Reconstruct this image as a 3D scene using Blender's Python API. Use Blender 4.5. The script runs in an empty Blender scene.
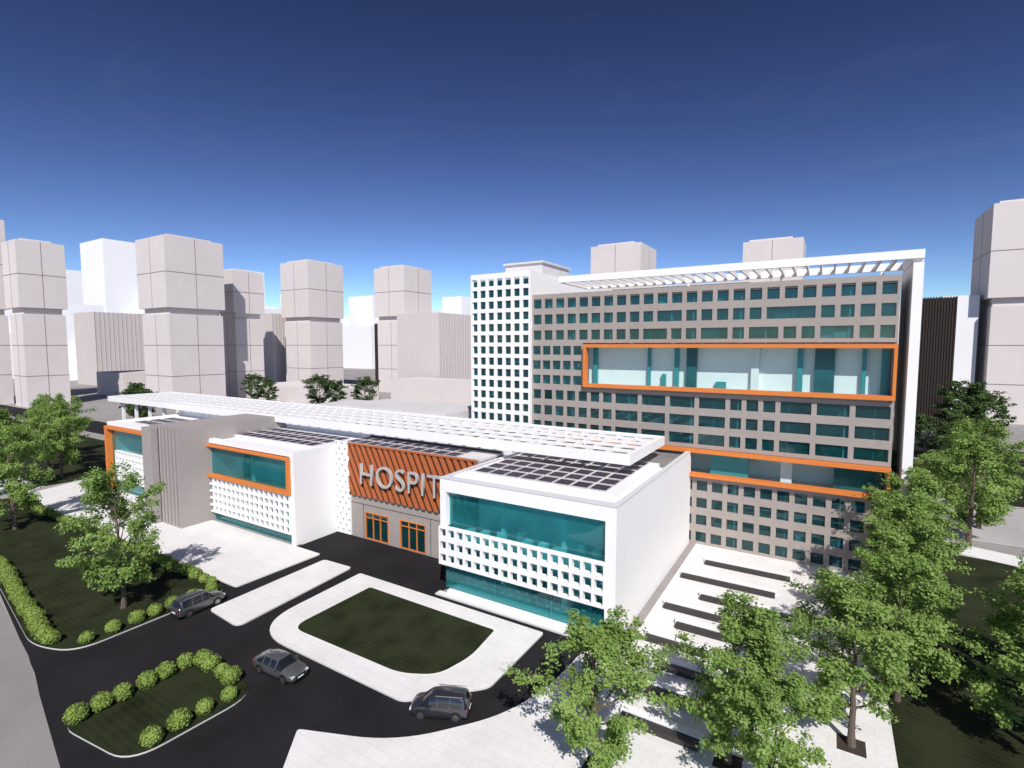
import bpy, bmesh, math, random
from mathutils import Vector, Matrix, noise
random.seed(7)
C=bpy.context
scn=C.scene
D=bpy.data
# ------------------------------------------------------------------ helpers
def link(o,parent=None):
    C.collection.objects.link(o)
    if parent: o.parent=parent
    return o
def empty(name,loc=(0,0,0),rot=0.0,parent=None,s=1.0):
    e=D.objects.new(name,None); e.empty_display_size=1; e.location=loc; e.rotation_euler=(0,0,rot); e.scale=(s,s,s)
    return link(e,parent)
MATS={}
def mat(name,col,rough=0.8,var=0.08,scale=3.0,metal=0.0,bump=0.0,bscale=20.0,spec=0.3,var2=0.0,scale2=0.15):
    if name in MATS: return MATS[name]
    m=D.materials.new(name); m.use_nodes=True
    nt=m.node_tree; N=nt.nodes; L=nt.links
    b=N["Principled BSDF"]; b.inputs["Roughness"].default_value=rough; b.inputs["Metallic"].default_value=metal
    b.inputs["Specular IOR Level"].default_value=spec
    tc=N.new("ShaderNodeTexCoord")
    n=N.new("ShaderNodeTexNoise"); n.inputs["Scale"].default_value=scale; n.inputs["Detail"].default_value=6; n.inputs["Roughness"].default_value=0.65
    L.new(tc.outputs["Object"],n.inputs["Vector"])
    n2=N.new("ShaderNodeTexNoise"); n2.inputs["Scale"].default_value=scale2; n2.inputs["Detail"].default_value=4
    L.new(tc.outputs["Object"],n2.inputs["Vector"])
    mr=N.new("ShaderNodeMapRange"); mr.inputs[1].default_value=0.3; mr.inputs[2].default_value=0.7; mr.inputs[3].default_value=1-var; mr.inputs[4].default_value=1+var
    L.new(n.outputs["Fac"],mr.inputs[0])
    mr2=N.new("ShaderNodeMapRange"); mr2.inputs[1].default_value=0.3; mr2.inputs[2].default_value=0.7; mr2.inputs[3].default_value=1-var2; mr2.inputs[4].default_value=1+var2
    L.new(n2.outputs["Fac"],mr2.inputs[0])
    mu=N.new("ShaderNodeMath"); mu.operation='MULTIPLY'; L.new(mr.outputs[0],mu.inputs[0]); L.new(mr2.outputs[0],mu.inputs[1])
    vm=N.new("ShaderNodeVectorMath"); vm.operation='SCALE'; vm.inputs[0].default_value=col[:3]
    L.new(mu.outputs[0],vm.inputs["Scale"]); L.new(vm.outputs[0],b.inputs["Base Color"])
    if bump>0:
        bp=N.new("ShaderNodeBump"); bp.inputs["Strength"].default_value=bump; bp.inputs["Distance"].default_value=0.05
        n3=N.new("ShaderNodeTexNoise"); n3.inputs["Scale"].default_value=bscale; n3.inputs["Detail"].default_value=4
        L.new(tc.outputs["Object"],n3.inputs["Vector"]); L.new(n3.outputs["Fac"],bp.inputs["Height"]); L.new(bp.outputs[0],b.inputs["Normal"])
    MATS[name]=m; return m
def glass(name,tint,body,bodyfac=0.25,rough=0.02,refl=0.12):
    m=D.materials.new(name); m.use_nodes=True; nt=m.node_tree; N=nt.nodes; L=nt.links
    N.clear(); out=N.new("ShaderNodeOutputMaterial")
    tr=N.new("ShaderNodeBsdfTransparent"); tr.inputs[0].default_value=(*tint,1)
    df=N.new("ShaderNodeBsdfDiffuse"); df.inputs[0].default_value=(*body,1)
    tc=N.new("ShaderNodeTexCoord"); n=N.new("ShaderNodeTexNoise"); n.inputs["Scale"].default_value=0.35
    L.new(tc.outputs["Object"],n.inputs["Vector"])
    mr=N.new("ShaderNodeMapRange"); mr.inputs[1].default_value=0.3; mr.inputs[2].default_value=0.7; mr.inputs[3].default_value=bodyfac*0.6; mr.inputs[4].default_value=min(1,bodyfac*1.3)
    L.new(n.outputs["Fac"],mr.inputs[0])
    m1=N.new("ShaderNodeMixShader"); L.new(mr.outputs[0],m1.inputs[0]); L.new(tr.outputs[0],m1.inputs[1]); L.new(df.outputs[0],m1.inputs[2])
    gl=N.new("ShaderNodeBsdfGlossy"); gl.inputs["Roughness"].default_value=rough; gl.inputs[0].default_value=(.9,.95,.95,1)
    lw=N.new("ShaderNodeLayerWeight"); lw.inputs[0].default_value=0.5
    pw=N.new("ShaderNodeMath"); pw.operation='POWER'; pw.inputs[1].default_value=4.0; L.new(lw.outputs["Facing"],pw.inputs[0])
    ad=N.new("ShaderNodeMath"); ad.operation='MULTIPLY_ADD'; ad.inputs[1].default_value=.8; ad.inputs[2].default_value=refl; L.new(pw.outputs[0],ad.inputs[0])
    m2=N.new("ShaderNodeMixShader"); L.new(ad.outputs[0],m2.inputs[0]); L.new(m1.outputs[0],m2.inputs[1]); L.new(gl.outputs[0],m2.inputs[2])
    L.new(m2.outputs[0],out.inputs[0]); return m
class MB:
    def __init__(s): s.v=[]; s.f=[]; s.m=[]
    def quad(s,a,b,c,d,mi=0):
        i=len(s.v); s.v+= [a,b,c,d]; s.f.append((i,i+1,i+2,i+3)); s.m.append(mi)
    def box(s,x0,x1,y0,y1,z0,z1,mi=0):
        i=len(s.v)
        s.v+=[(x0,y0,z0),(x1,y0,z0),(x1,y1,z0),(x0,y1,z0),(x0,y0,z1),(x1,y0,z1),(x1,y1,z1),(x0,y1,z1)]
        for q in [(0,3,2,1),(4,5,6,7),(0,1,5,4),(1,2,6,5),(2,3,7,6),(3,0,4,7)]:
            s.f.append(tuple(i+k for k in q)); s.m.append(mi)
    def lattice(s,xs,zs,hole,c0,c1,mp,mi=0):
        nx=len(xs)-1; nz=len(zs)-1
        sol=lambda i,j: 0<=i<nx and 0<=j<nz and not hole(i,j)
        for i in range(nx):
            for j in range(nz):
                if not sol(i,j): continue
                a0,a1,b0,b1=xs[i],xs[i+1],zs[j],zs[j+1]
                s.quad(mp(a0,b0,c0),mp(a1,b0,c0),mp(a1,b1,c0),mp(a0,b1,c0),mi)
                s.quad(mp(a0,b0,c1),mp(a0,b1,c1),mp(a1,b1,c1),mp(a1,b0,c1),mi)
                if not sol(i-1,j): s.quad(mp(a0,b0,c0),mp(a0,b1,c0),mp(a0,b1,c1),mp(a0,b0,c1),mi)
                if not sol(i+1,j): s.quad(mp(a1,b0,c0),mp(a1,b0,c1),mp(a1,b1,c1),mp(a1,b1,c0),mi)
                if not sol(i,j-1): s.quad(mp(a0,b0,c0),mp(a0,b0,c1),mp(a1,b0,c1),mp(a1,b0,c0),mi)
                if not sol(i,j+1): s.quad(mp(a0,b1,c0),mp(a1,b1,c0),mp(a1,b1,c1),mp(a0,b1,c1),mi)
    def obj(s,name,mats,parent=None,smooth=False):
        me=D.meshes.new(name); me.from_pydata([tuple(v) for v in s.v],[],s.f)
        for m in mats: me.materials.append(m)
        me.polygons.foreach_set("material_index",s.m)
        if smooth: me.polygons.foreach_set("use_smooth",[True]*len(s.f))
        me.update()
        return link(D.objects.new(name,me),parent)
XZ=lambda a,b,c:(a,c,b)
XY=lambda a,b,c:(a,b,c)
def breaks(a0,a1,n,w):
    p=(a1-a0)/n; r=[a0]
    for k in range(n):
        c=a0+p*(k+.5); r+=[c-w/2,c+w/2]
    r.append(a1); return r
odd=lambda i,j:(i%2==1 and j%2==1)
def roundpoly(pts,rad,seg=7):
    out=[];n=len(pts)
    for i in range(n):
        r=rad[i] if isinstance(rad,(list,tuple)) else rad
        p=Vector(pts[i]);a=Vector(pts[i-1]);b=Vector(pts[(i+1)%n])
        if r<=0: out.append(tuple(p)); continue
        da=(a-p);db=(b-p);r1=min(r,da.length*.49,db.length*.49)
        s=p+da.normalized()*r1;e=p+db.normalized()*r1
        for k in range(seg+1):
            t=k/seg; q=s*(1-t)**2+p*2*t*(1-t)+e*t*t; out.append(tuple(q))
    return out
def slab(name,pts,z0,z1,m,mside=None,parent=None):
    me=D.meshes.new(name); bm=bmesh.new()
    t=[bm.verts.new((x,y,z1)) for x,y in pts]; f=bm.faces.new(t)
    bm.normal_update()
    if f.normal.z<0: f.normal_flip()
    b=[bm.verts.new((x,y,z0)) for x,y in pts]; n=len(pts)
    for i in range(n):
        q=bm.faces.new((t[i],b[i],b[(i+1)%n],t[(i+1)%n])); q.material_index=1
    bm.normal_update(); bmesh.ops.triangulate(bm,faces=[f])
    bmesh.ops.recalc_face_normals(bm,faces=bm.faces)
    bm.to_mesh(me); bm.free()
    me.materials.append(m); me.materials.append(mside or m)
    return link(D.objects.new(name,me),parent)
# ------------------------------------------------------------------ materials
WHITE=mat("white_render",(.84,.83,.825),.6,.015,1.5,var2=.02)
WHITE2=mat("white_paint",(.82,.82,.82),.55,.02,2)
GREYW=mat("grey_cladding",(.34,.30,.275),.7,.05,1.2,var2=.05)
GREYC=mat("grey_fluted_concrete",(.35,.315,.30),.8,.05,1.5)
GREYR=mat("grey_roof_felt",(.22,.21,.21),.9,.1,2,var2=.1)
ORANGE=mat("orange_metal",(.66,.20,.045),.5,.04,2)
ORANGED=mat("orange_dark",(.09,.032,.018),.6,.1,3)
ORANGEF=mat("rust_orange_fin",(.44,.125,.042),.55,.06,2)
DARKM=mat("dark_metal",(.04,.035,.035),.5,.1,3)
ROOFG=mat("roof_membrane",(.62,.60,.60),.85,.06,2,var2=.05)
FLOORM=mat("interior_floor",(.60,.59,.57),.5,.08,1)
INTW=mat("interior_wall",(.70,.73,.72),.8,.05,.8)
INTB=mat("interior_bright_wall",(.86,.87,.86),.8,.03,.8)
TEAL=mat("teal_panel",(.05,.28,.30),.4,.1,1)
TEALD=mat("teal_dark",(.02,.10,.115),.3,.2,.5)
ASPH=mat("asphalt",(.017,.016,.018),.92,.22,9,bump=.25,bscale=60,var2=.25,scale2=.22,spec=.15)
ASPH2=mat("old_asphalt",(.27,.25,.25),.9,.10,6,bump=.2,bscale=40,var2=.08,scale2=.2)
PAVE=mat("white_paving",(.74,.725,.715),.8,.05,4,var2=.05,scale2=.3)
KERB=mat("kerb_concrete",(.58,.57,.56),.8,.08,6)
CITYG=mat("city_ground",(.30,.28,.275),.9,.1,.4,var2=.12,scale2=.03)
SOIL=mat("bark_brown",(.12,.09,.07),.9,.2,8)
def add_joints(m,size,strength=.82):
    nt=m.node_tree;N=nt.nodes;L=nt.links;b=N["Principled BSDF"]
    src=b.inputs["Base Color"].links[0].from_socket
    tc=N.new("ShaderNodeTexCoord");br=N.new("ShaderNodeTexBrick")
    br.inputs["Scale"].default_value=1.0;br.inputs["Brick Width"].default_value=size*2;br.inputs["Row Height"].default_value=size
    br.inputs["Mortar Size"].default_value=.018;br.inputs["Color1"].default_value=(1,1,1,1);br.inputs["Color2"].default_value=(.96,.96,.96,1);br.inputs["Mortar"].default_value=(strength,strength,strength,1)
    L.new(tc.outputs["Object"],br.inputs["Vector"])
    mx=N.new("ShaderNodeMix");mx.data_type='RGBA';mx.blend_type='MULTIPLY';mx.inputs[0].default_value=1
    L.new(src,mx.inputs[6]);L.new(br.outputs["Color"],mx.inputs[7]);L.new(mx.outputs[2],b.inputs["Base Color"])
add_joints(PAVE,.9,.84)
def lawn_mat():
    m=D.materials.new("lawn_grass");m.use_nodes=True;nt=m.node_tree;N=nt.nodes;L=nt.links;b=N["Principled BSDF"]
    b.inputs["Roughness"].default_value=.95;b.inputs["Specular IOR Level"].default_value=.1
    tc=N.new("ShaderNodeTexCoord")
    n1=N.new("ShaderNodeTexNoise");n1.inputs["Scale"].default_value=.35;n1.inputs["Detail"].default_value=6
    n2=N.new("ShaderNodeTexNoise");n2.inputs["Scale"].default_value=14;n2.inputs["Detail"].default_value=8;n2.inputs["Roughness"].default_value=.8
    w=N.new("ShaderNodeTexWave");w.inputs["Scale"].default_value=.6;w.inputs["Distortion"].default_value=.6;w.bands_direction='Y'
    for q in(n1,n2,w):L.new(tc.outputs["Object"],q.inputs["Vector"])
    a=N.new("ShaderNodeMath");a.operation='MULTIPLY_ADD';a.inputs[1].default_value=.10;L.new(w.outputs["Fac"],a.inputs[0]);L.new(n1.outputs["Fac"],a.inputs[2])
    c=N.new("ShaderNodeMath");c.operation='MULTIPLY_ADD';c.inputs[1].default_value=.7;L.new(n2.outputs["Fac"],c.inputs[0]);L.new(a.outputs[0],c.inputs[2])
    r=N.new("ShaderNodeValToRGB");r.color_ramp.elements[0].position=.55;r.color_ramp.elements[0].color=(.006,.009,.004,1)
    r.color_ramp.elements[1].position=1.0;r.color_ramp.elements[1].color=(.030,.038,.016,1)
    L.new(c.outputs[0],r.inputs[0]);L.new(r.outputs[0],b.inputs["Base Color"])
    bp=N.new("ShaderNodeBump");bp.inputs["Strength"].default_value=.6;bp.inputs["Distance"].default_value=.1
    L.new(n2.outputs["Fac"],bp.inputs["Height"]);L.new(bp.outputs[0],b.inputs["Normal"]);return m
LAWN=lawn_mat()
def leaf_mat(name,c0,c1,ns=1.2,tl=.4):
    m=D.materials.new(name);m.use_nodes=True;nt=m.node_tree;N=nt.nodes;L=nt.links;N.clear()
    out=N.new("ShaderNodeOutputMaterial");tc=N.new("ShaderNodeTexCoord")
    n1=N.new("ShaderNodeTexNoise");n1.inputs["Scale"].default_value=ns;n1.inputs["Detail"].default_value=5;n1.inputs["Roughness"].default_value=.8
    L.new(tc.outputs["Object"],n1.inputs["Vector"])
    r=N.new("ShaderNodeValToRGB");r.color_ramp.elements[0].position=.35;r.color_ramp.elements[0].color=(*c0,1);r.color_ramp.elements[1].position=.65;r.color_ramp.elements[1].color=(*c1,1)
    L.new(n1.outputs["Fac"],r.inputs[0])
    d=N.new("ShaderNodeBsdfDiffuse");t=N.new("ShaderNodeBsdfTranslucent");L.new(r.outputs[0],d.inputs[0]);L.new(r.outputs[0],t.inputs[0])
    m1=N.new("ShaderNodeMixShader");m1.inputs[0].default_value=tl;L.new(d.outputs[0],m1.inputs[1]);L.new(t.outputs[0],m1.inputs[2])
    L.new(m1.outputs[0],out.inputs[0]);return m
LEAF=leaf_mat("tree_leaves",(.15,.26,.05),(.38,.52,.17))
LEAFD=leaf_mat("dark_tree_leaves",(.06,.11,.035),(.14,.21,.08))
LEAFH=leaf_mat("hedge_leaves",(.24,.36,.07),(.44,.56,.16),2.0)
G_BIG=glass("teal_glass",(.56,.86,.88),(.05,.38,.40),.16,.02,.035)
G_LIT=glass("clear_teal_glass",(.92,.975,.975),(.06,.38,.40),.02,.02,.01)
G_WIN=glass("window_glass",(.42,.70,.73),(.03,.20,.22),.12,.02,.05)
def solar_mat():
    m=D.materials.new("solar_cells");m.use_nodes=True;nt=m.node_tree;N=nt.nodes;L=nt.links;b=N["Principled BSDF"]
    b.inputs["Roughness"].default_value=.45;b.inputs["Specular IOR Level"].default_value=.15
    tc=N.new("ShaderNodeTexCoord");br=N.new("ShaderNodeTexBrick");br.offset=0;br.inputs["Scale"].default_value=1;br.inputs["Brick Width"].default_value=.5;br.inputs["Row Height"].default_value=.5;br.inputs["Mortar Size"].default_value=.012
    br.inputs["Color1"].default_value=(.016,.012,.026,1);br.inputs["Color2"].default_value=(.022,.016,.036,1);br.inputs["Mortar"].default_value=(.08,.07,.09,1)
    L.new(tc.outputs["Object"],br.inputs["Vector"]);L.new(br.outputs["Color"],b.inputs["Base Color"]);return m
SOLAR=solar_mat()
# ------------------------------------------------------------------ ground
mb=MB();mb.quad((-6000,-3000,0),(6000,-3000,0),(6000,8000,0),(-6000,8000,0));mb.obj("ground",[CITYG])
slab("asphalt_road",[(-112,14),(-74,17.2),(-53,14),(-39,11),(-36,4),(0,4),(0,40),(-14.8,42),(-34,41.4),(-34,48),(-57.8,48),(-57.8,41.4),(-112,41)],0,.004,ASPH)
slab("street_asphalt",[(-420,66),(-140,66),(-140,77),(-420,77)],0,.004,ASPH)
slab("street_asphalt",[(12,150),(300,150),(300,172),(12,172)],0,.004,ASPH)
slab("street_asphalt",[(-34,100),(11,100),(11,140),(-34,140)],0,.004,ASPH2)
slab("old_road",[(-120,-20),(-120,18.2),(-76,17.2),(-56.5,14.6),(-39.5,11.3),(-36.8,4),(-34,-20)],0,.008,ASPH2)
slab("lawn",roundpoly([(-118,19.0),(-80,18.2),(-58,15.2),(-53.6,16.8),(-53.6,30.2),(-118,30.4)],[0,8,3,2,2,0]),0,.12,LAWN,KERB)
slab("lawn",roundpoly([(-44.2,12.6),(-36.2,13.6),(-35.6,21.9),(-43.6,22.4)],[2,2,2.4,2]),0,.12,LAWN,KERB)
slab("lawn",[(-240,34),(-122,35.5),(-122,61),(-240,63)],0,.08,LAWN,KERB)
slab("lawn",[(4.6,-10),(90,-10),(90,78),(9.5,82.5),(4.6,60)],0,.08,LAWN,KERB)
slab("lawn",[(12,112),(200,112),(200,148),(12,148)],0,.08,LAWN,KERB)
slab("pavement",roundpoly([(-118,30.7),(-53.4,30.7),(-53,41.3),(-122,41.3)],[0,.5,.3,0]),0,.13,PAVE,KERB)
slab("pavement",[(-240,30.5),(-118.2,30.7),(-122,35.2),(-240,33.7)],0,.11,PAVE,KERB)
slab("crosswalk_island",roundpoly([(-51,26.6),(-45.6,26.2),(-46.6,40.6),(-51.2,40.4)],[.5,1,.5,.5]),0,.14,PAVE,KERB)
ring=roundpoly([(-44.3,26.6),(-25.6,26.6),(-21.0,31.2),(-21.0,40.0),(-44.6,40.0)],[5,.6,.6,.3,.3],10)
slab("pavement",ring,0,.14,PAVE,KERB)
slab("lawn",roundpoly([(-41.2,28.7),(-28,28.9),(-25.3,30.3),(-24.5,33.6),(-25.0,38.0),(-41,38.1)],[1.6,1.2,1.2,1.2,.3,.3],8),.14,.17,LAWN,KERB)
slab("pavement",[(-34.2,40.7),(-14.4,40.7),(-14.4,41.5),(-34.2,41.5)],0,.15,PAVE,KERB)
pl=roundpoly([(-29.7,20.9),(-23.2,23.5),(-18.2,29.6),(-17,35.5),(-16.9,39.6),(-13.9,39.6),(-13.9,69),(4.6,69),(4.6,-8),(-24,-8),(-27.5,18.2)],[.3,3,4,4,.4,0,0,0,0,0,0],8)
slab("plaza_paving",pl,0,.14,PAVE,KERB)
slab("pavement",[(8.6,84.6),(34,77.2),(90,70),(90,74),(34,81.4),(9,88.8)],0,.12,PAVE,KERB)
slab("pavement",[(9,90),(200,90),(200,111),(9,111)],0,.06,mat("pale_paving",(.42,.40,.39),.9,.08,2,var2=.1),KERB)
BENCH=mat("dark_granite",(.045,.04,.04),.5,.15,5)
for (x0,x1,y) in [(-11.6,-2.7,63.1),(-13.2,-3.8,58.1),(-10.3,-1.9,53.9),(-13,-6.0,50.3),(-11.1,-4.6,47.2),(-12.9,-7.6,43.8),(-10.6,-4.6,40.4),(-13.2,-7.4,37.0),(-11.4,-6.2,33.2)]:
    e=empty("stone_bench",(0,0,0));b=MB();b.box(x0,x1,y-.36,y+.36,.14,.5,0);b.obj("seat",[BENCH],e)
    b=MB();b.box(x0-.15,x1+.15,y+.364,y+1.0,.14,.6,0);b.obj("back_ledge",[WHITE2],e)
# ------------------------------------------------------------------ hospital
HB=empty("hospital_building")
b=MB()
X0,X1,Y0,Y1,ZT=-33.9,-14.8,41.3,69.0,12.3
b.box(X0,X1,Y0,Y0+.9,10.95,ZT)
b.box(X1-1.0,X1,Y0,Y0+.9,.15,10.95)
b.box(X0,X0+.75,Y0,Y0+.9,7.3,10.95)
b.box(X1-.45,X1,Y0+.9,Y1,0,ZT)
b.box(X0,X0+.4,Y0+.9,48,10.95,ZT)
b.box(X0,X0+.4,48,Y1,0,ZT)
b.box(X0+.4,X1-.45,Y0+.9,Y1,11.4,11.7)
b.box(X0+.75,X1-1.0,Y0+.1,Y0+.6,0.15,.45)
b.obj("right_wing_walls",[WHITE],HB)
b=MB();b.quad((X0+.4,Y0+.9,11.72),(X1-.45,Y0+.9,11.72),(X1-.45,Y1,11.72),(X0+.4,Y1,11.72));b.obj("right_wing_roof",[WHITE2],HB)
b=MB();b.box(X0-.06,X1+.06,Y0-.06,Y0+.96,ZT+.003,ZT+.06);b.box(X1-.5,X1+.06,Y0+.96,Y1,ZT+.003,ZT+.06);b.box(X0-.06,X0+.46,Y0+.96,52,ZT+.003,ZT+.06)
b.obj("right_wing_coping",[mat("coping_metal",(.66,.66,.67),.4,.04,3)],HB)
b=MB();nx=17
b.lattice(breaks(X0,X1-.9,nx,.78),breaks(3.3,7.3,3,.92),odd,Y0-.3,Y0+.2,XZ)
b.obj("right_wing_screen",[WHITE],HB)
b=MB();b.box(X0+.76,X1-1.01,Y0+.62,Y0+.66,7.3,10.95);b.box(X0+.2,X1-1.01,Y0+.62,Y0+.66,.45,7.3)
b.box(X0+.2,X0+.24,Y0+.66,48,.3,10.9);b.obj("right_wing_glazing",[G_BIG],HB)
b=MB()
b.box(X0+.6,X1-.6,Y0+1,47.6,5.0,5.35,0)
b.box(X0+.6,X1-.6,47.6,47.8,.2,11.3,1)
b.box(X0+.6,X1-.6,Y0+1,47.6,.16,.2,0)
for x in (-28.5,-21.5): b.box(x,x+.4,44.6,45.0,.2,11.3,3)
b.box(-31.5,-29,47.2,47.59,.2,4,2);b.box(-25.5,-24.2,47.4,47.59,.2,3.4,4)
r=random.Random(4)
for k in range(10):
    x=-32.5+k*1.7;y=44.3+r.random()*2;b.box(x,x+.9,y,y+.9,.2,.95,4)
    y=43.5+r.random()*3;b.box(x,x+.8,y,y+.8,5.36,6.3,1 if k%2 else 3)
b.obj("right_wing_interior",[FLOORM,INTB,TEAL,WHITE2,TEALD],HB)
b=MB()
for x in (-27.5,-21.2): b.box(x-.02,x+.02,Y0+.57,Y0+.615,.45,3.3)
b.obj("right_wing_mullions",[TEAL],HB)
PF=mat("panel_frame",(.60,.55,.57),.5,.05,3)
def solar(name,x0,x1,y0,y1,z,pw=1.72,pd=1.9,gap=.20,gy=.48):
    b=MB();e=empty(name,parent=HB)
    nx=int((x1-x0+gap)/(pw+gap));ny=int((y1-y0+gy)/(pd+gy))
    for i in range(nx):
        for j in range(ny):
            a=x0+i*(pw+gap);c=y0+j*(pd+gy)
            h=.08;t=.02
            v=[(a,c,z+h),(a+pw,c,z+h),(a+pw,c+pd,z+h+t),(a,c+pd,z+h+t)]
            w_=.06
            b.quad(*v,1)
            b.quad((a+w_,c+w_,z+h+.004),(a+pw-w_,c+w_,z+h+.004),(a+pw-w_,c+pd-w_,z+h+t+.004),(a+w_,c+pd-w_,z+h+t+.004),0)
            for q in range(4):
                p1=v[q];p2=v[(q+1)%4]
                b.quad(p1,(p1[0],p1[1],p1[2]-.05),(p2[0],p2[1],p2[2]-.05),p2,1)
            b.box(a+.1,a+.16,c+.1,c+pd-.1,z,z+h-.03,1);b.box(a+pw-.16,a+pw-.1,c+.1,c+pd-.1,z,z+h-.03,1)
    b.obj("panels",[SOLAR,PF],e)
b=MB();b.box(-33,-16.4,45.2,60,11.72,12.22);b.obj("right_wing_roof_plinth",[WHITE2],HB)
solar("solar_array",-32.6,-16.6,45.6,59.6,12.23)
# --- sign wall / entrance
b=MB();SY=48.0
b.lattice([-54.9,-52.3,-48.0,-46.0,-41.7,-33.9],[0.0,.12,3.8,12.8],lambda i,j:(i in(1,3) and j==1),SY,SY+.4,XZ)
b.obj("entrance_wall",[GREYW],HB)
b=MB()
for k in range(1,10):
    x=-54.9+k*2.33
    if not(-52.4<x<-47.9 or -46.1<x<-41.6): b.box(x-.03,x+.03,SY-.03,SY-.002,.1,4.7)
b.box(-54.9,-33.9,SY-.035,SY-.004,4.7,4.76)
b.obj("entrance_wall_joints",[DARKM],HB)
b=MB()
xs=breaks(-57.8,-54.9,5,.38);zs=breaks(.1,12.9,17,.52)
b.lattice(xs,zs,lambda i,j:(i%2==1 and j%2==1 and ((i//2)+(j//2))%2==0),SY-.2,SY+.2,XZ);b.obj("light_mark_wall",[WHITE],HB)  # diagonal holes shaped to stand for dappled light marks on the wall
b=MB();b.box(-57.7,-55,SY+.21,SY+.3,.1,12.9);b.obj("light_mark_wall_backing",[DARKM],HB)  # dark sheet behind the holes that stand for light dapples
b=MB();b.box(-54.9,-33.9,SY-.25,SY-.01,5.9,12.75,0)
sh=3.3;x=-58.6
def clip(P,lim,keep):
    o=[]
    for q in range(len(P)):
        p1,p2=P[q],P[(q+1)%len(P)]
        i1,i2=keep(p1[0]),keep(p2[0])
        if i1:o.append(p1)
        if i1!=i2:
            t=(lim-p1[0])/(p2[0]-p1[0]);o.append((lim,p1[1]+(p2[1]-p1[1])*t))
    return o
while x<-33.9:
    zb,zt=5.9,12.75
    A=[(x+sh,zb),(x+sh+.52,zb),(x+.52,zt),(x,zt)]
    A=clip(A,-54.9,lambda v:v>=-54.9)
    if len(A)>2: A=clip(A,-33.9,lambda v:v<=-33.9)
    if len(A)>2:
        i=len(b.v);n=len(A)
        b.v+=[(p[0],SY-.42,p[1]) for p in A]+[(p[0],SY-.252,p[1]) for p in A]
        b.f.append(tuple(range(i,i+n)));b.m.append(1)
        for k in range(n): b.f.append((i+k,i+n+k,i+n+(k+1)%n,i+(k+1)%n));b.m.append(1)
    x+=1.02
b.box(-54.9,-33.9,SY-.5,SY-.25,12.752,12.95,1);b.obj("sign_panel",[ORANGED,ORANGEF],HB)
tc=D.curves.new("lettering","FONT");tc.body="HOSPITAL";tc.size=4.05;tc.extrude=.14;tc.offset=-.02;tc.space_character=1.08
to=D.objects.new("sign_lettering",tc);link(to,HB);to.rotation_euler=(math.radians(90),0,0);C.view_layer.update()
sx=18.6/to.dimensions.x;to.scale=(sx,1,1);to.location=(-52.5,SY-.74,7.75);tc.materials.append(mat("brushed_silver",(.50,.49,.48),.4,.06,3,metal=.2))
for (x0,x1) in ((-52.3,-48.0),(-46.0,-41.7)):
    b=MB()
    b.lattice([x0,x0+.14,x0+1.47,x0+1.53,x0+2.77,x0+2.83,x1-.14,x1],[.12,.18,3.0,3.06,3.66,3.8],lambda i,j:(i%2==1 and j in(1,3)),SY-.06,SY+.18,XZ,0)
    b.obj("entrance_door_frame",[ORANGE],HB)
    b=MB();b.box(x0+.1,x1-.1,SY+.1,SY+.13,.2,3.7);b.obj("entrance_door_glass",[G_WIN],HB)
b=MB();b.box(-57,-34.3,53.6,53.8,0,12.8,2);b.box(-57,-34.3,SY+.42,53.6,.01,.12,2);b.box(-57,-34.3,SY+.42,53.6,4.6,4.9,2);b.obj("entrance_hall",[INTW,FLOORM,DARKM],HB)
b=MB();b.box(-57.3,-34.3,SY+.4,54,12.3,12.6);b.obj("entrance_roof",[ROOFG],HB)
solar("solar_array",-56.8,-36,48.9,53.8,12.61)
# --- left wing
b=MB();LX0,LX1=-79.6,-57.8
b.box(LX0,LX1,Y0,Y0+.9,11.7,12.3)
b.box(LX1-.45,LX1,Y0+.9,54,0,12.3);b.box(LX1-.8,LX1,Y0,Y0+.9,.15,11.7)
b.box(LX0,LX0+.45,Y0+.9,54,0,12.3)
b.box(LX0+.45,LX1-.45,Y0+.9,54,11.5,11.9)
b.obj("left_wing_walls",[WHITE],HB)
b=MB();b.box(LX0+1,LX1-1,45.2,54,11.9,12.3);b.obj("left_wing_roof_plinth",[WHITE2],HB)
solar("solar_array",LX0+1.2,LX1-1.2,45.4,54,12.31)
b=MB()
fx0,fx1,fz0,fz1=-79.6,-58.4,6.75,11.55
b.lattice([fx0,fx0+.4,fx1-.4,fx1],[fz0,fz0+.38,fz1-.3,fz1],lambda i,j:(i==1 and j==1),Y0-.45,Y0+.7,XZ);b.obj("left_wing_orange_frame",[ORANGE],HB)
b=MB();b.lattice(breaks(LX0,LX1-.82,19,.80),breaks(1.5,6.7,5,.78),odd,Y0-.2,Y0+.2,XZ);b.obj("left_wing_screen",[WHITE],HB)
b=MB();b.box(LX0+.5,LX1-.85,Y0+.3,Y0+.34,7.2,11.2);b.box(LX0+.5,LX1-.85,Y0+.5,Y0+.54,.2,6.75);b.obj("left_wing_glazing",[G_BIG],HB)
b=MB();b.box(LX0+.6,LX1-.6,Y0+1,48,5.0,5.35,0);b.box(LX0+.6,LX1-.6,48,48.2,.2,11.3,1);b.box(LX0+.6,LX1-.6,Y0+1,48,.14,.18,0)
for x in (-72,-64): b.box(x,x+.4,44.4,44.8,.2,11.3,2)
b.obj("left_wing_interior",[FLOORM,INTB,INTW],HB)
# --- fluted grey block
b=MB();gx0,gx1=-84.9,-77.2
b.box(gx0,gx1,37.4,54,0,14.3)
n=9
for k in range(n):
    x=gx0+(gx1-gx0)*k/(n-1)
    b.box(max(gx0,x-.25),min(gx1+.003,x+.25),36.9,37.397,0,14.35)
b.box(gx0-.3,gx0+2.4,36.0,36.89,0,14.1)
b.obj("fluted_stair_core",[GREYC],HB)
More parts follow.
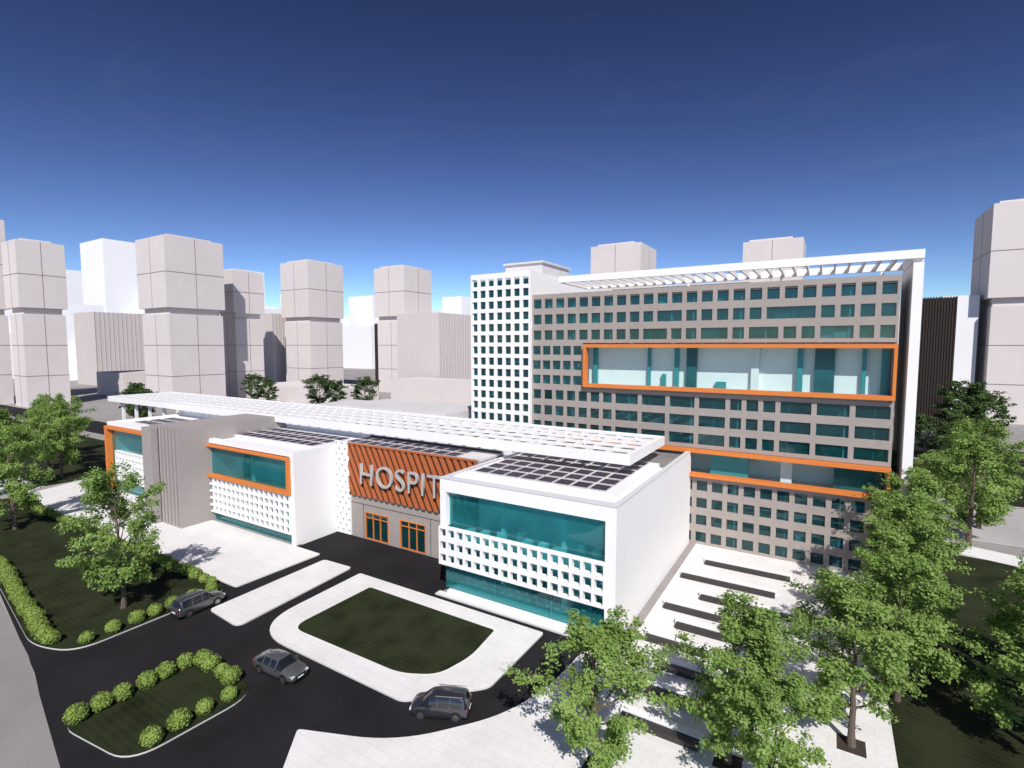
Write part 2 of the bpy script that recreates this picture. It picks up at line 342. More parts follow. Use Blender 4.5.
# --- far-left wing
b=MB();fx0,fx1=-110.5,-84.9
b.box(fx0,fx1,Y0,Y0+.9,11.7,12.3);b.box(fx0,fx0+.45,Y0+.9,54,0,12.3);b.box(fx0+.45,fx1,Y0+.9,54,11.5,11.9);b.obj("far_wing_walls",[WHITE],HB)
b=MB();b.lattice([fx0,fx0+.7,fx1-.5,fx1],[.1,.5,11.1,11.6],lambda i,j:(i==1 and j<=1),Y0-.5,Y0+.7,XZ);b.obj("far_wing_orange_frame",[ORANGE],HB)
b=MB();b.box(fx0+.7,fx1,Y0+.4,Y0+.44,.2,11.1);b.obj("far_wing_glazing",[G_BIG],HB)
b=MB();b.lattice(breaks(-107.5,fx1,19,.8),breaks(2.2,7.4,5,.75),odd,Y0-.2,Y0+.3,XZ);b.obj("far_wing_screen",[WHITE],HB)
b=MB();b.box(fx0+.6,fx1,50,50.2,.2,11.3,1);b.box(fx0+.6,fx1,Y0+1,50,.14,.18,0);b.box(fx0+.6,fx1,Y0+1,50,5,5.3,0);b.obj("far_wing_interior",[FLOORM,INTW],HB)
solar("solar_array",-108,-87,44.5,51.5,11.92)
b=MB();b.box(-110.4,-34.3,54.01,68.5,0,12.9,0);b.box(-110.2,-34.5,54.2,68.3,12.902,12.98,1);b.obj("central_hall",[WHITE2,GREYR],HB)
b=MB();b.box(-33.3,-15.4,60.05,68.8,11.722,11.8);b.obj("right_wing_roof_felt",[GREYR],HB)
b=MB();b.box(-110,-52,68.6,98,0,11.2);b.box(-90,-60,75,90,11.2,13.2);b.box(-108,-104,74,78,11.2,12.6);b.box(-57,-54,72,76,11.2,12.4);b.obj("rear_wing",[ROOFG],HB)
# --- long canopy
b=MB();cx0,cx1,cy0,cy1,cz0,cz1=-138,-17.3,52,65.4,13.45,14.55
b.box(cx0,cx1,cy0,cy0+.5,cz0,cz1);b.box(cx0,cx1,cy1-.5,cy1,cz0,cz1);b.box(cx0,cx0+.5,cy0+.5,cy1-.5,cz0,cz1);b.box(cx1-.5,cx1,cy0+.5,cy1-.5,cz0,cz1)
b.lattice(breaks(cx0+.5,cx1-.5,50,2.05),breaks(cy0+.5,cy1-.5,5,2.15),odd,cz0+.75,cz1-.05,XY)
b.obj("canopy_pergola",[WHITE],HB)
b=MB()
for x in range(-134,-111,6):
    for y in (53,64.2): b.box(x,x+.5,y,y+.5,0,cz0)
for x in range(-106,-20,8): b.box(x,x+.4,60.2,60.6,12.3 if x>-34 else 12.98,cz0+.75)
b.obj("canopy_posts",[WHITE2],HB)
# --- tower
TY=69.0;TX0,TX1,TT=-38.5,6.2,33.5
b=MB()
def facade(z0,z1,nr,w,h,x0,x1,n,wide=None):
    xs=breaks(x0,x1,n,w);zs=breaks(z0,z1,nr,h)
    def hole(i,j):
        if j%2==0: return False
        if i%2==1: return True
        if i==0 or i==2*n: return False
        return wide(xs[i],zs[j]) if wide else False
    b.lattice(xs,zs,hole,TY,TY+.2,XZ)
facade(26.3,33.3,3,1.32,1.4,TX0,TX1,24,lambda x,z:(-22<x<2 and z<31.2 and int(x*7.7+z*3)%3==1))
b.box(TX0,TX1,TY,TY+.2,33.3,33.5)
facade(12.75,19.8,3,1.32,1.4,TX0,TX1,24,lambda x,z:(x>-31 and int(x*5.3+z*1.7)%4==0))
facade(0,9.0,4,1.3,1.3,TX0,TX1,24)
facade(19.8,26.3,3,1.28,1.3,TX0,-30.2,5)
b.box(TX0,-30.2,TY,TY+.2,9.0,12.75)
b.box(TX1-.35,TX1,TY+.2,94,0,TT);b.box(TX0,TX1,93.6,94,0,TT)
b.box(TX0,TX1-.35,TY+.2,93.6,TT-.9,TT-.6)
b.obj("tower_cladding",[GREYW],HB)
b=MB()
b.box(TX0,TX1-.36,TY+.21,TY+.24,0,9.0);b.box(TX0,TX1-.36,TY+.21,TY+.24,12.75,19.8);b.box(TX0,TX1-.36,TY+.21,TY+.24,26.3,32.5);b.box(TX0,-30.3,TY+.21,TY+.24,19.8,26.3)
b.obj("tower_windows",[G_WIN],HB)
b=MB();b.box(-29.9,TX1-.4,TY+.25,TY+.28,20.1,26);b.box(-30,TX1-.4,TY+.3,TY+.33,9.5,12.5);b.obj("tower_large_glazing",[G_LIT],HB)
b=MB()
for z in (2.2,4.5,6.8,9.0,12.6,15,17.4,28.6,31.0): b.box(TX0+.2,TX1-.4,TY+.35,TY+4,z-.12,z+.12,0)
b.box(TX0+.2,TX1-.4,TY+4,TY+4.2,0,19.8,1);b.box(TX0+.2,TX1-.4,TY+4,TY+4.2,26.2,32.4,1)
b.box(TX0+.2,-30.1,TY+2.6,TY+2.8,20.1,26.0,1)
b.box(-30.0,TX1-.4,TY+1.9,TY+2.1,20.06,26.04,5)
b.box(TX0+.2,TX1-.4,TY+.35,TY+4.2,19.8,20.05,0);b.box(TX0+.2,TX1-.4,TY+.35,TY+4.2,26.05,26.2,0)
r=random.Random(11)
for (x,w_,h,mi) in [(-29.1,.6,5.8,3),(-19.2,.5,2.0,3),(-17.6,.6,5.8,3),(-16.0,1.3,5.8,4),(-12.3,1.2,1.2,3),(-8.2,.9,5.8,2),(-3.2,.6,5.8,3),(-1.4,2.0,5.8,4),(3.2,.4,5.8,3),(-21.2,.4,5.8,3),(5.0,.6,5.8,3)]:
    b.box(x,x+w_,TY+1.2+r.random()*.3,TY+1.85,20.06,20.1+h,mi)
for (x,w_,mi) in [(-12.6,4.5,3),(-4.5,1.2,2),(1.0,4.0,4)]: b.box(x,x+w_,TY+1.2,TY+1.6,9.3,12.4,mi)
for z0,z1 in ((0,9),(12.6,19.8),(26.2,32)):
    for k in range(16):
        x=TX0+1+k*2.8
        b.box(x,x+.15,TY+.4,TY+4,z0,z1,2 if k%3 else 3)
for k in range(90):
    x=TX0+1+r.random()*42;z=r.choice([0,2.2,4.5,6.8,12.7,15.1,17.5,26.3,28.7,31.0]);x2=min(x+1.0+r.random()*1.8,TX1-.5);b.box(x,x2,TY+.5+r.random()*.8,TY+1.55,z+.14,min(z+.8+r.random()*1.2,32.4),r.choice([1,3,3,2,4,4]))
b.obj("tower_interior",[FLOORM,INTW,WHITE2,TEAL,TEALD,INTB],HB)
b=MB()
b.lattice([-29.85,-29.4,TX1-.3,TX1],[20.05,20.55,25.65,26.1],lambda i,j:(i==1 and j==1),TY-.7,TY+.19,XZ)
b.lattice([-33.5,-33,TX1-.3,TX1],[9.15,9.6,12.25,12.7],lambda i,j:(i==1 and j==1),TY-.8,TY+.19,XZ)
b.obj("tower_orange_frames",[ORANGE],HB)
b=MB();b.box(7.15,8.05,TY-.2,79,0,34.6)
b.obj("portal_column",[WHITE],HB)
b=MB();b.box(-34,8.05,TY-.3,TY+.2,35.0,35.9);b.box(-34,8.05,78.6,79.1,35.0,35.9);b.box(-34,-33.5,TY+.2,78.6,35.0,35.9);b.box(7.15,8.05,TY+.2,78.6,34.7,35.9)
n=29
for k in range(1,n):
    x=-34+k*41.3/n;b.box(x-.10,x+.10,TY+.2,78.6,35.15,35.7)
for x in (-30,-18,-6,5): b.box(x,x+.35,78.65,78.95,TT-.6,35.0)
b.obj("roof_pergola",[WHITE],HB)
b=MB();b.box(-30,-10,80,90,32.9,35.0);b.box(-4,3,82,88,32.9,34.6);b.obj("plant_room",[ROOFG],HB)
b=MB();wx0,wx1,WT=-49.4,-38.5,37.1;WY=68.4
b.lattice(breaks(wx0,wx1,7,1.0),breaks(10.3,36.6,15,1.15),odd,WY,WY+.22,XZ)
b.box(wx0,wx1,WY,WY+.22,36.6,WT);b.box(wx1-.4,wx1,WY+.22,94.6,0,WT);b.box(wx0,wx0+.4,WY+.22,94.6,0,WT);b.box(wx0,wx1,WY,WY+.22,0,10.3)
b.box(wx0+.4,wx1-.4,WY+.22,94.6,36.0,36.2);b.obj("white_tower_block",[WHITE],HB)
b=MB();b.box(wx0+.4,wx1-.4,WY+.23,WY+.26,10.3,36.0);b.obj("white_tower_windows",[G_WIN],HB)
b=MB()
for k in range(15):
    z=10.4+k*1.753;b.box(wx0+.4,wx1-.4,WY+.4,WY+5,z-.08,z+.08,1)
r=random.Random(9)
for k in range(14):
    c=r.randrange(7);q=r.randrange(15);x=wx0+.3+c*1.557;z=10.5+q*1.753;b.box(x+.15,x+1.35,WY+.5,WY+.55,z+.5,z+1.6,2)
b.box(wx0+.4,wx1-.4,WY+5,WY+5.2,10,36,1);b.obj("white_tower_interior",[FLOORM,TEALD,INTW],HB)
b=MB();b.box(-47.6,-40.5,76,86,36.2,39.4);b.box(-47.9,-40.2,75.7,86.3,39.4,39.7);b.obj("lift_motor_room",[ROOFG],HB)
# ------------------------------------------------------------------ background high-rises
TW=mat("beige_panel_facade",(.64,.59,.575),.85,.03,.2,var2=.04,scale2=.02)
TWD=mat("facade_joint",(.19,.13,.125),.8,.1,1)
TWP=mat("haze_pale_facade",(.80,.80,.82),.9,.02,.1)  # haze is painted into this pale colour of the distant blocks
RIB=mat("ribbed_beige",(.56,.515,.50),.85,.03,.3)
BRN=mat("brown_facade",(.035,.026,.024),.85,.05,.3)
def joints(b,x0,x1,y0,y1,z0,z1,nv,dz):
    w=.08;e=.06
    for k in range(1,nv):
        x=x0+(x1-x0)*k/nv;b.box(x-w,x+w,y0-e,y0-.002,z0,z1,1)
        y=y0+(y1-y0)*k/nv;b.box(x1+.002,x1+e,y-w,y+w,z0,z1,1);b.box(x0-e,x0-.002,y-w,y+w,z0,z1,1)
    z=z1-dz
    while z>z0+1:
        b.box(x0-e*1.5,x1+e*1.5,y0-e*1.5,y1+e*1.5,z-w,z+w,1);z-=dz
def panel_tower(x0,y0,s,h,m=TW,sy=None):
    sy=sy or s
    b=MB();x1,y1=x0+s,y0+sy
    b.box(x0,x1,y0,y1,41.5,h,0);b.box(x0+1.6,x1-1.6,y0+1.6,y1-1.6,38.8,41.5,0)
    b.box(x0+1.2,x1-.6,y0+.8,y1-.8,0,38.8,0)
    joints(b,x0,x1,y0,y1,41.5,h,2,(h-41.5)/2)
    joints(b,x0+1.2,x1-.6,y0+.8,y1-.8,0,38.8,2,12.9)
    b.box(x0+2,x1-4,y0+3,y1-3,h,h+1.2,0)
    b.obj("high_rise_building",[m,TWD])
panel_tower(-300,78.4,16,69)
panel_tower(-330,60,22,80)
panel_tower(-255.8,109.6,24,70.7)
panel_tower(-262,146,16,62)
panel_tower(-268,187,24,72)
panel_tower(-214.6,207,22,67.6)
panel_tower(-89.4,212,22,68)
panel_tower(-32.4,238,22,68.5)
panel_tower(44,230,26,72)
def ribbed(x0,y0,s,h,m=RIB,sy=None,n=12,rib=True):
    sy=sy or s;b=MB();b.box(x0,x0+s,y0,y0+sy,0,h,0)
    if rib:
        for k in range(n+1):
            x=x0+s*k/n;b.box(x-.16,x+.16,y0-.22,y0-.003,0,h+.3,0)
            y=y0+sy*k/n;b.box(x0+s+.003,x0+s+.22,y-.16,y+.16,0,h+.3,0)
    b.obj("apartment_block",[m])
ribbed(-430,146,30,47);ribbed(-419,253,24,50);ribbed(-194,203,28,42);ribbed(-222,214,16,38,BRN)
ribbed(-300,185,26,44);ribbed(-175,178,60,10,TW,20,12,False);ribbed(-240,150,60,7,TW,25,12,False)
ribbed(-330,120,30,12,TW,30,12,False)
ribbed(23.4,200,8,40,BRN,20);ribbed(33,235,10,43,TWP,20,12,False)
b=MB();r=random.Random(5)
for (x0,y0,s,h) in [(-764,269,60,146),(-1200,330,120,150),(-720,434,25,129),(-690,480,28,100),(-930,330,50,105),(-420,520,30,86),(-500,440,40,84)]:
    b.box(x0,x0+s,y0,y0+s,0,h)
for k in range(170):
    az=math.radians(-82+k*112/170.+r.random());d=480+r.random()*900
    x=d*math.sin(az);y=d*math.cos(az)
    if y<60: continue
    s=25+r.random()*60;h=(30+r.random()**2*45)*d/900+14
    b.box(x,x+s,y,y+s*.8,0,h)
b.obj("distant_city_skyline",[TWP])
# ------------------------------------------------------------------ trees
def tube(vs,fs,p0,p1,r0,r1,n=6):
    d=(p1-p0).normalized();a=d.orthogonal().normalized();c=d.cross(a);i=len(vs)
    for k in range(n):
        t=2*math.pi*k/n;o=a*math.cos(t)+c*math.sin(t);vs.append(p0+o*r0);vs.append(p1+o*r1)
    for k in range(n):
        k2=(k+1)%n;fs.append((i+2*k,i+2*k2,i+2*k2+1,i+2*k+1))
def make_tree_mesh(seed,height=10.0,spread=.42,leaves=16000,leaf=.13):
    r=random.Random(seed);vs=[];fs=[];tips=[]
    def grow(p,d,L,rad,lev):
        nseg=3;q=p.copy();dd=d.copy()
        for s in range(nseg):
            nd=(dd+Vector((r.uniform(-1,1),r.uniform(-1,1),r.uniform(-.3,.8)))*.17).normalized()
            q2=q+nd*L/nseg;ra=rad*(1-s/nseg*.45);rb=rad*(1-(s+1)/nseg*.45)
            tube(vs,fs,q,q2,ra,rb,7 if lev<2 else 4)
            if lev<3 and s>0: side(q2,nd,L*.62,rb*.6,lev+1)
            if lev>=2 and (lev==3 or s>0): tips.append((q2.copy(),.75 if lev==2 else 1.0))
            q=q2;dd=nd
        if lev<3:
            for _ in range(2): side(q,dd,L*.7,rad*.5,lev+1)
        else: tips.append((q.copy(),1.0))
    def side(p,d,L,rad,lev):
        a=r.uniform(0,2*math.pi);o=d.orthogonal().normalized();o.rotate(Matrix.Rotation(a,3,d))
        k=r.uniform(.5,1.0);nd=(d*(1-k*.45)+o*k).normalized();nd.z=max(nd.z,-.12);nd.normalize()
        grow(p,nd,L*r.uniform(.8,1.15),rad,lev)
    H=height
    p=Vector((0,0,0));d=Vector((0,0,1));rad=.022*H;nst=10
    for s in range(nst):
        nd=(d+Vector((r.uniform(-1,1),r.uniform(-1,1),0))*.08).normalized();q=p+nd*H*.88/nst
        t=(s+1)/nst;tube(vs,fs,p,q,rad*(1-s/nst*.85)*(1.25 if s==0 else 1),rad*(1-t*.85),8)
        if t>.19:
            prof=math.sin(min(1,max(0,(t-.04)/.96))*math.pi*.86)**.7
            for _ in range(3):
                a=r.uniform(0,2*math.pi);up=.3+.6*t
                v=Vector((math.cos(a),math.sin(a),up)).normalized()
                grow(q,v,H*spread*.64*prof*r.uniform(.7,1.25),rad*(1-t*.8)*.5,2)
        p=q;d=Vector((0,0,1))
    nb=len(fs)
    tips2=[t for t in tips if t[0].z>H*.15]
    cen=Vector((0,0,H*.52))
    for k in range(leaves):
        t,w=r.choice(tips2)
        o=Vector((r.gauss(0,1),r.gauss(0,1),r.gauss(0,.7)))*H*.024*w
        c=t+o
        out=(c-cen).normalized()
        nrm=(out*.6+Vector((r.gauss(0,.6),r.gauss(0,.6),r.gauss(.6,.5)))).normalized()
        a=nrm.orthogonal().normalized();a.rotate(Matrix.Rotation(r.uniform(0,6.28),3,nrm));bb=nrm.cross(a)
        L=leaf*r.uniform(.7,1.35);W=L*.55;i=len(vs)
        vs+= [c-a*L,c+bb*W-nrm*W*.25,c+a*L,c-bb*W-nrm*W*.25];fs.append((i,i+1,i+2,i+3))
    return vs,fs,nb
def tree_meshes(seed,leafmat,**k):
    vs,fs,nb=make_tree_mesh(seed,**k)
    me=D.meshes.new("tree_wood");me.from_pydata([tuple(v) for v in vs],[],fs)
    me.materials.append(SOIL);me.materials.append(leafmat)
    mi=[0]*nb+[1]*(len(fs)-nb);me.polygons.foreach_set("material_index",mi);me.update();return me
TM=[tree_meshes(s,LEAF) for s in (1,2,3,4,5)]
TMD=[tree_meshes(s,LEAFD,leaves=5000,leaf=.24) for s in (21,22)]
def tree(x,y,h,kind=0,z=.1,dark=False,w=1.0):
    rr=random.Random(int(x*31+y*17));src=(TMD if dark else TM)
    o=D.objects.new("deciduous_tree",src[kind%len(src)]);link(o);o.location=(x,y,z);o.rotation_euler=(0,0,rr.uniform(0,6.28));s=h/10.;o.scale=(s*w,s*w,s)
    if -14<x<4.6 and y<69: slab("tree_pit",[(x-.8,y-.8),(x+.8,y-.8),(x+.8,y+.8),(x-.8,y+.8)],.14,.16,mat("pit_soil",(.05,.038,.028),.95,.3,8),KERB)
for i,(x,y,h,w) in enumerate([(-11.2,28.2,8.6,1.12),(-4.4,33.0,9.0,1.12),(2.2,38.6,9.6,1.08),(5.2,45.6,9.8,1.0),(6.4,53.0,10.4,.95),(6.8,60.5,10.8,.95),(7.1,67.5,11.4,.92),(7.4,75.0,11.6,.9),
    (12.2,44.5,9.8,1.1),(15.4,50,10.0,1.1),(16.6,88.6,12.8,1.1),(19,96,13.5,1.0),(-1.6,30.2,7.4,1.0)]): tree(x,y,h,i,w=w)
for i,(x,y,h,w) in enumerate([(-58.6,22.4,12.3,.86),(-127.5,39.7,14,.9),(-97,24.7,13.4,.9),(-121,28.2,14,.9),(-138,41,12.5,.9),(-150,46,13,.9)]): tree(x,y,h,i+1,w=w)
for i,(x,y,h) in enumerate([(-216,136,12),(-210,139,10),(-172,136,13),(-166,139,11),(-158,146,12),(31,176,15),(36,182,13),(28,170,12),(-190,80,11),(-200,84,12),(20,152,9),(26,151,8)]): tree(x,y,h,i,dark=True,w=1.15)
# ------------------------------------------------------------------ hedges
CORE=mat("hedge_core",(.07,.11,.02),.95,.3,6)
def hedge(pts,spacing,rad,seed,name="hedge"):
    r=random.Random(seed);vs=[];fs=[];mi=[]
    P=[Vector((a,b,0)) for a,b in pts];cs=[];carry=0
    for a,b in zip(P[:-1],P[1:]):
        L=(b-a).length;t=carry
        while t<L: cs.append(a+(b-a)*t/L);t+=spacing*r.uniform(.92,1.1)
        carry=t-L
    bm=bmesh.new();bmesh.ops.create_icosphere(bm,subdivisions=2,radius=1);iv=[v.co.copy() for v in bm.verts];ifc=[[v.index for v in f.verts] for f in bm.faces];bm.free()
    for c in cs:
        R=rad*r.uniform(.85,1.12);c=c+Vector((r.uniform(-.08,.08),r.uniform(-.08,.08),.12+R*.74));off=Vector((r.random()*50,0,0));i0=len(vs)
        for v in iv:
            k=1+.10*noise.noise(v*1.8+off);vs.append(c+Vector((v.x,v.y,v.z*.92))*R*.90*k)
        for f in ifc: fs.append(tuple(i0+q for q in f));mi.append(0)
        for q in range(520):
            d=Vector((r.gauss(0,1),r.gauss(0,1),r.gauss(.15,1))).normalized();k=1+.10*noise.noise(d*1.8+off)
            p=c+Vector((d.x,d.y,d.z*.92))*R*k*r.uniform(.90,1.02)
            n=(d*1.3+Vector((r.gauss(0,.45),r.gauss(0,.45),r.gauss(0,.45)))).normalized();a=n.orthogonal().normalized();a.rotate(Matrix.Rotation(r.uniform(0,6.28),3,n));bb=n.cross(a);L=r.uniform(.06,.10);i=len(vs)
            vs+=[p-a*L,p+bb*L*.6,p+a*L,p-bb*L*.6];fs.append((i,i+1,i+2,i+3));mi.append(1)
    me=D.meshes.new(name);me.from_pydata([tuple(v) for v in vs],[],fs);me.materials.append(CORE);me.materials.append(LEAFH);me.polygons.foreach_set("material_index",mi);me.update();link(D.objects.new(name,me))
hedge([(-116,19.9),(-80.5,19.2),(-68,17.4),(-58,16.2),(-55.6,16.4)],1.35,.72,1)
hedge([(-54.4,17.9),(-54.4,29.2)],1.75,.62,2)
hedge([(-116,29.5),(-55,29.6)],1.55,.66,3)
hedge([(-43.4,13.4),(-43.3,21.2)],1.5,.66,4)
hedge([(-42.6,21.6),(-37.2,21.3)],1.35,.66,5)
hedge([(-36.6,20.2),(-36.8,14.4)],1.6,.66,6)
# ------------------------------------------------------------------ cars
GLS=mat("car_window",(.012,.014,.016),.08,.1,2,spec=.8)
TYRE=mat("tyre_rubber",(.015,.015,.015),.85,.1,8)
RIM=mat("alloy_rim",(.45,.45,.46),.3,.05,5,metal=.9)
LAMP=mat("headlamp",(.75,.76,.78),.15,.03,5,spec=.8);TAIL=mat("tail_lamp",(.35,.01,.01),.25,.05,5)
BLK=mat("black_trim",(.012,.012,.012),.5,.1,5)
def paint(name,c):
    m=mat(name,c,.28,.02,1,metal=.55,spec=.6);b=m.node_tree.nodes["Principled BSDF"];b.inputs["Coat Weight"].default_value=.8;b.inputs["Coat Roughness"].default_value=.05;return m
def cyl(b,x,y0,y1,z,r,mi,n=22):
    i=len(b.v)
    for k in range(n):
        t=2*math.pi*k/n;b.v.append((x+r*math.cos(t),y0,z+r*math.sin(t)));b.v.append((x+r*math.cos(t),y1,z+r*math.sin(t)))
    for k in range(n):
        k2=(k+1)%n;b.f.append((i+2*k,i+2*k+1,i+2*k2+1,i+2*k2));b.m.append(mi)
    b.f.append(tuple(i+2*k for k in range(n)));b.m.append(mi);b.f.append(tuple(i+2*k+1 for k in reversed(range(n))));b.m.append(mi)
def car(loc,rot,pm,kind):
    e=empty("parked_car",loc,rot)
    if kind=="sedan":
        S=[(-2.32,.70,.42,.80,.84,.60,'h'),(-2.22,.84,.26,.90,.97,.70,'h'),(-1.75,.90,.22,.94,1.03,.74,'h'),(-1.05,.91,.22,.94,1.38,.60,'g'),(-.95,.91,.22,.94,1.41,.60,'p'),(-.25,.91,.22,.93,1.45,.61,'g'),(-.15,.91,.22,.93,1.455,.61,'p'),(.45,.91,.22,.92,1.43,.60,'g'),(.55,.91,.22,.92,1.40,.59,'p'),(1.18,.90,.22,.90,.98,.76,'h'),(1.85,.87,.22,.80,.88,.68,'h'),(2.20,.80,.25,.68,.76,.60,'h'),(2.32,.66,.36,.60,.64,.48,'h')]
        wb=(-1.38,1.40);wr=.33
    elif kind=="suv":
        S=[(-2.28,.74,.45,1.00,1.05,.66,'h'),(-2.20,.88,.30,1.04,1.12,.74,'h'),(-1.98,.91,.26,1.05,1.60,.66,'g'),(-1.85,.92,.26,1.05,1.66,.68,'p'),(-1.0,.92,.26,1.04,1.70,.69,'g'),(-.90,.92,.26,1.04,1.705,.69,'p'),(-.05,.92,.26,1.03,1.70,.69,'g'),(.05,.92,.26,1.03,1.70,.69,'p'),(.55,.92,.26,1.02,1.65,.67,'g'),(.65,.92,.26,1.02,1.61,.66,'p'),(1.22,.91,.26,1.0,1.08,.78,'h'),(1.85,.89,.26,.92,1.0,.72,'h'),(2.18,.83,.3,.78,.86,.64,'h'),(2.3,.70,.42,.68,.72,.52,'h')]
        wb=(-1.34,1.38);wr=.37
    else:
        S=[(-2.05,.74,.42,.92,.98,.66,'h'),(-1.98,.86,.28,.96,1.05,.72,'h'),(-1.80,.88,.24,.97,1.50,.64,'g'),(-1.66,.89,.24,.97,1.55,.66,'p'),(-.85,.89,.24,.96,1.60,.67,'g'),(-.75,.89,.24,.96,1.60,.67,'p'),(.05,.89,.24,.95,1.58,.66,'g'),(.15,.89,.24,.95,1.575,.66,'p'),(.60,.89,.24,.94,1.50,.64,'g'),(.70,.89,.24,.94,1.46,.63,'p'),(1.25,.88,.24,.92,1.00,.76,'h'),(1.75,.86,.24,.82,.92,.68,'h'),(1.98,.80,.28,.70,.80,.60,'h'),(2.08,.68,.40,.62,.66,.50,'h')]
        wb=(-1.22,1.26);wr=.34
    b=MB();rings=[]
    for (x,w,zl,zb,zt,wt,tg) in S:
        half=[(w*.86,zl),(w*.985,zl+.12),(w,zl+(zb-zl)*.55),(w*.975,zb),(wt,zt-.03),(wt*.82,zt+.02),(0,zt+.035)]
        ring=[(x,-a,c) for a,c in half]+[(x,a,c) for a,c in reversed(half[:-1])]
        i=len(b.v);b.v+=ring;rings.append(i)
    n=13
    for s in range(len(S)-1):
        t0,t1=S[s][6],S[s+1][6]
        for k in range(n-1):
            m=0
            if k in (3,8) and t0+t1 in('pg','hg','ph'): m=1
            if k in(4,5,6,7) and t0+t1 in('hg','ph') : m=1
            i,j=rings[s]+k,rings[s+1]+k;b.f.append((i,j,j+1,i+1));b.m.append(m)
        i,j=rings[s],rings[s+1];b.f.append((i+n-1,j+n-1,j,i));b.m.append(2)
    b.f.append(tuple(rings[0]+k for k in range(n)));b.m.append(0);b.f.append(tuple(rings[-1]+k for k in reversed(range(n))));b.m.append(0)
    o=b.obj("body",[pm,GLS,BLK],e,smooth=True)
    md=o.modifiers.new("b","BEVEL");md.width=.025;md.segments=2;md.limit_method='ANGLE';md.angle_limit=math.radians(25)
    W=S[len(S)//2][1]
    b=MB()
    for x in wb:
        for sgn in(-1,1):
            cyl(b,x,*sorted((sgn*(W-.20),sgn*(W+.004))),wr+.02,wr+.065,2)
            cyl(b,x,*sorted((sgn*(W-.22),sgn*(W+.015))),wr,wr,0)
            cyl(b,x,*sorted((sgn*(W+.012),sgn*(W+.03))),wr,wr*.62,1)
            for q in range(5):
                t=q*1.2566
                cyl(b,x+math.cos(t)*wr*.4,*sorted((sgn*(W+.028),sgn*(W+.034))),wr+math.sin(t)*wr*.4,wr*.12,2,8)
            cyl(b,x,*sorted((sgn*(W+.028),sgn*(W+.04))),wr,wr*.12,2,8)
    b.obj("wheels",[TYRE,RIM,BLK],e)
    xf=S[-2][0];xr=S[1][0];zf=S[-2][3];zr=S[1][3]
    b=MB()
    for sg in(-1,1):
        b.box(xf-.06,xf+.10,*sorted((sg*.50,sg*.77)),zf-.10,zf+.03,0)
        b.box(xr-.08,xr+.05,*sorted((sg*.50,sg*.83)),zr-.16,zr-.01,1)
        b.box(.55,.75,*sorted((sg*(W+.0),sg*(W+.17))),S[7][3]+.0,S[7][3]+.13,3)
        for xx in(-.92,-.02,.92): b.box(xx,xx+.012,*sorted((sg*(W-.012),sg*(W+.003))),.38,S[7][3]-.05,2)
        b.box(-.55,-.38,*sorted((sg*(W-.01),sg*(W+.02))),.80,.83,4);b.box(.4,.57,*sorted((sg*(W-.01),sg*(W+.02))),.80,.83,4)
        b.box(wb[0]+.45,wb[1]-.45,*sorted((sg*(W-.03),sg*(W+.012))),.22,.33,2)
        if kind!="sedan": b.box(-1.7,.3,*sorted((sg*.60,sg*.64)),S[5][4]+.03,S[5][4]+.07,4)
    b.box(xf+.02,xf+.135,-.44,.44,zf-.26,zf-.06,2);b.box(xf+.0,xf+.145,-.62,.62,.27,.37,2)
    b.box(xf+.13,xf+.15,-.26,.26,.40,.50,5);b.box(xr-.125,xr-.1,-.26,.26,.62,.73,5)
    b.box(xr-.13,xr+.02,-.7,.7,.30,.42,2)
    b.obj("trim",[LAMP,TAIL,BLK,pm,RIM,WHITE2],e)
car((-52.2,26.2,.01),math.radians(92),paint("graphite_paint",(.10,.10,.108)),"suv")
car((-36.3,24.2,.01),math.radians(3),paint("grey_paint",(.16,.165,.165)),"sedan")
car((-22.5,27.3,.01),math.radians(205),paint("black_paint",(.06,.055,.07)),"hatch")
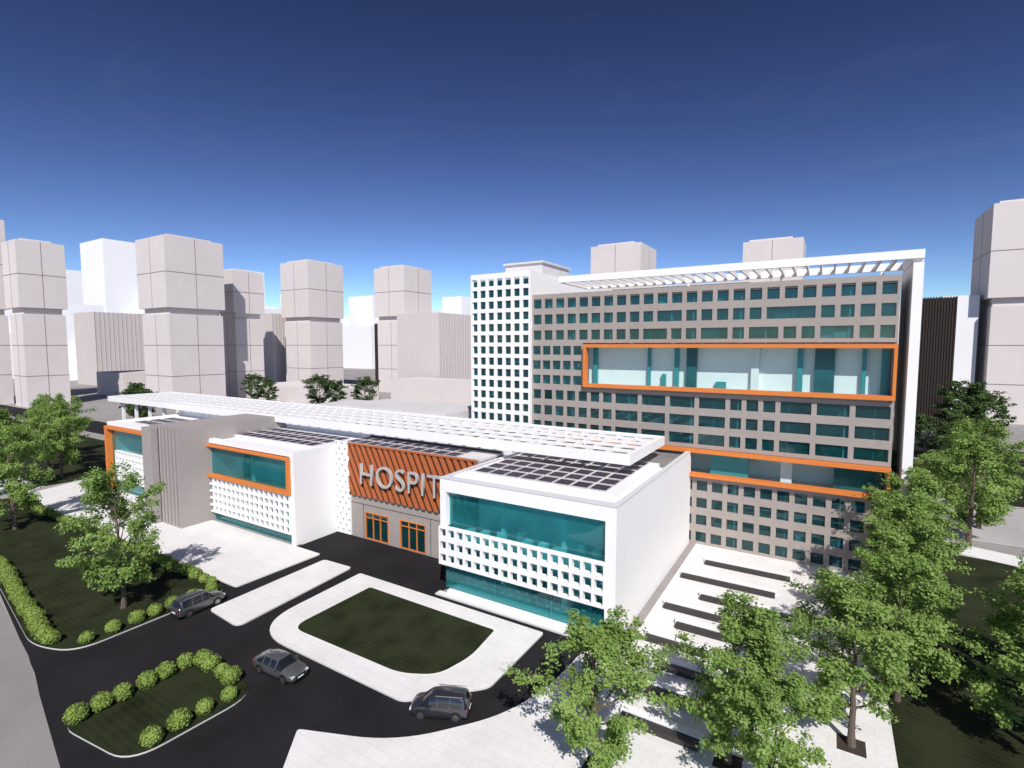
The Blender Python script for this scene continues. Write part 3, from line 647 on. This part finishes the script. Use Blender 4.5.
# ------------------------------------------------------------------ light, sky, camera
tr=Vector((-0.48,0.62,-0.76)).normalized()
sun=D.lights.new("sun","SUN");sun.energy=5.0;sun.angle=math.radians(.5);sun.color=(1,.955,.90)
so=D.objects.new("sun",sun);link(so);so.rotation_euler=tr.to_track_quat('-Z','Y').to_euler();so.location=(0,0,100)
el=math.asin(-tr.z);rot=math.atan2(-tr.x,-tr.y)
w=D.worlds.new("World");scn.world=w;w.use_nodes=True;nt=w.node_tree;bg=nt.nodes["Background"]
sk=nt.nodes.new("ShaderNodeTexSky");sk.sky_type='NISHITA';sk.sun_disc=False;sk.sun_elevation=el;sk.sun_rotation=rot;sk.altitude=1500;sk.air_density=1.0;sk.dust_density=.6;sk.ozone_density=2.5
gm=nt.nodes.new("ShaderNodeGamma");gm.inputs[1].default_value=2.0;nt.links.new(sk.outputs[0],gm.inputs[0])
hs=nt.nodes.new("ShaderNodeHueSaturation");hs.inputs["Hue"].default_value=.503;hs.inputs["Saturation"].default_value=.90;nt.links.new(gm.outputs[0],hs.inputs["Color"])
tcw=nt.nodes.new("ShaderNodeTexCoord");mp=nt.nodes.new("ShaderNodeMapping");mp.inputs["Scale"].default_value=(1.2,2.6,5.0);nt.links.new(tcw.outputs["Generated"],mp.inputs[0])
cn=nt.nodes.new("ShaderNodeTexNoise");cn.inputs["Scale"].default_value=1.6;cn.inputs["Detail"].default_value=8;cn.inputs["Roughness"].default_value=.62;cn.inputs["Distortion"].default_value=1.2;nt.links.new(mp.outputs[0],cn.inputs["Vector"])
cr=nt.nodes.new("ShaderNodeMapRange");cr.inputs[1].default_value=.55;cr.inputs[2].default_value=.85;cr.inputs[3].default_value=0;cr.inputs[4].default_value=.07;nt.links.new(cn.outputs["Fac"],cr.inputs[0])
mx=nt.nodes.new("ShaderNodeMix");mx.data_type='RGBA';mx.inputs[7].default_value=(18,20,24,1);nt.links.new(cr.outputs[0],mx.inputs[0]);nt.links.new(hs.outputs[0],mx.inputs[6])
vs_=nt.nodes.new("ShaderNodeVectorMath");vs_.operation='SCALE';vs_.inputs["Scale"].default_value=.165;nt.links.new(mx.outputs[2],vs_.inputs[0])
nt.links.new(vs_.outputs[0],bg.inputs[0]);bg.inputs[1].default_value=.10
scn.view_settings.view_transform='Standard';scn.view_settings.look='None';scn.view_settings.exposure=0
cam=D.cameras.new("camera");cam.sensor_width=36;cam.lens=520/1024*36;cam.clip_end=20000;cam.clip_start=.5
co=D.objects.new("camera",cam);link(co);co.location=(0,0,26);co.rotation_euler=(math.radians(90)-math.atan(39/520.),0,math.radians(31.35));scn.camera=co
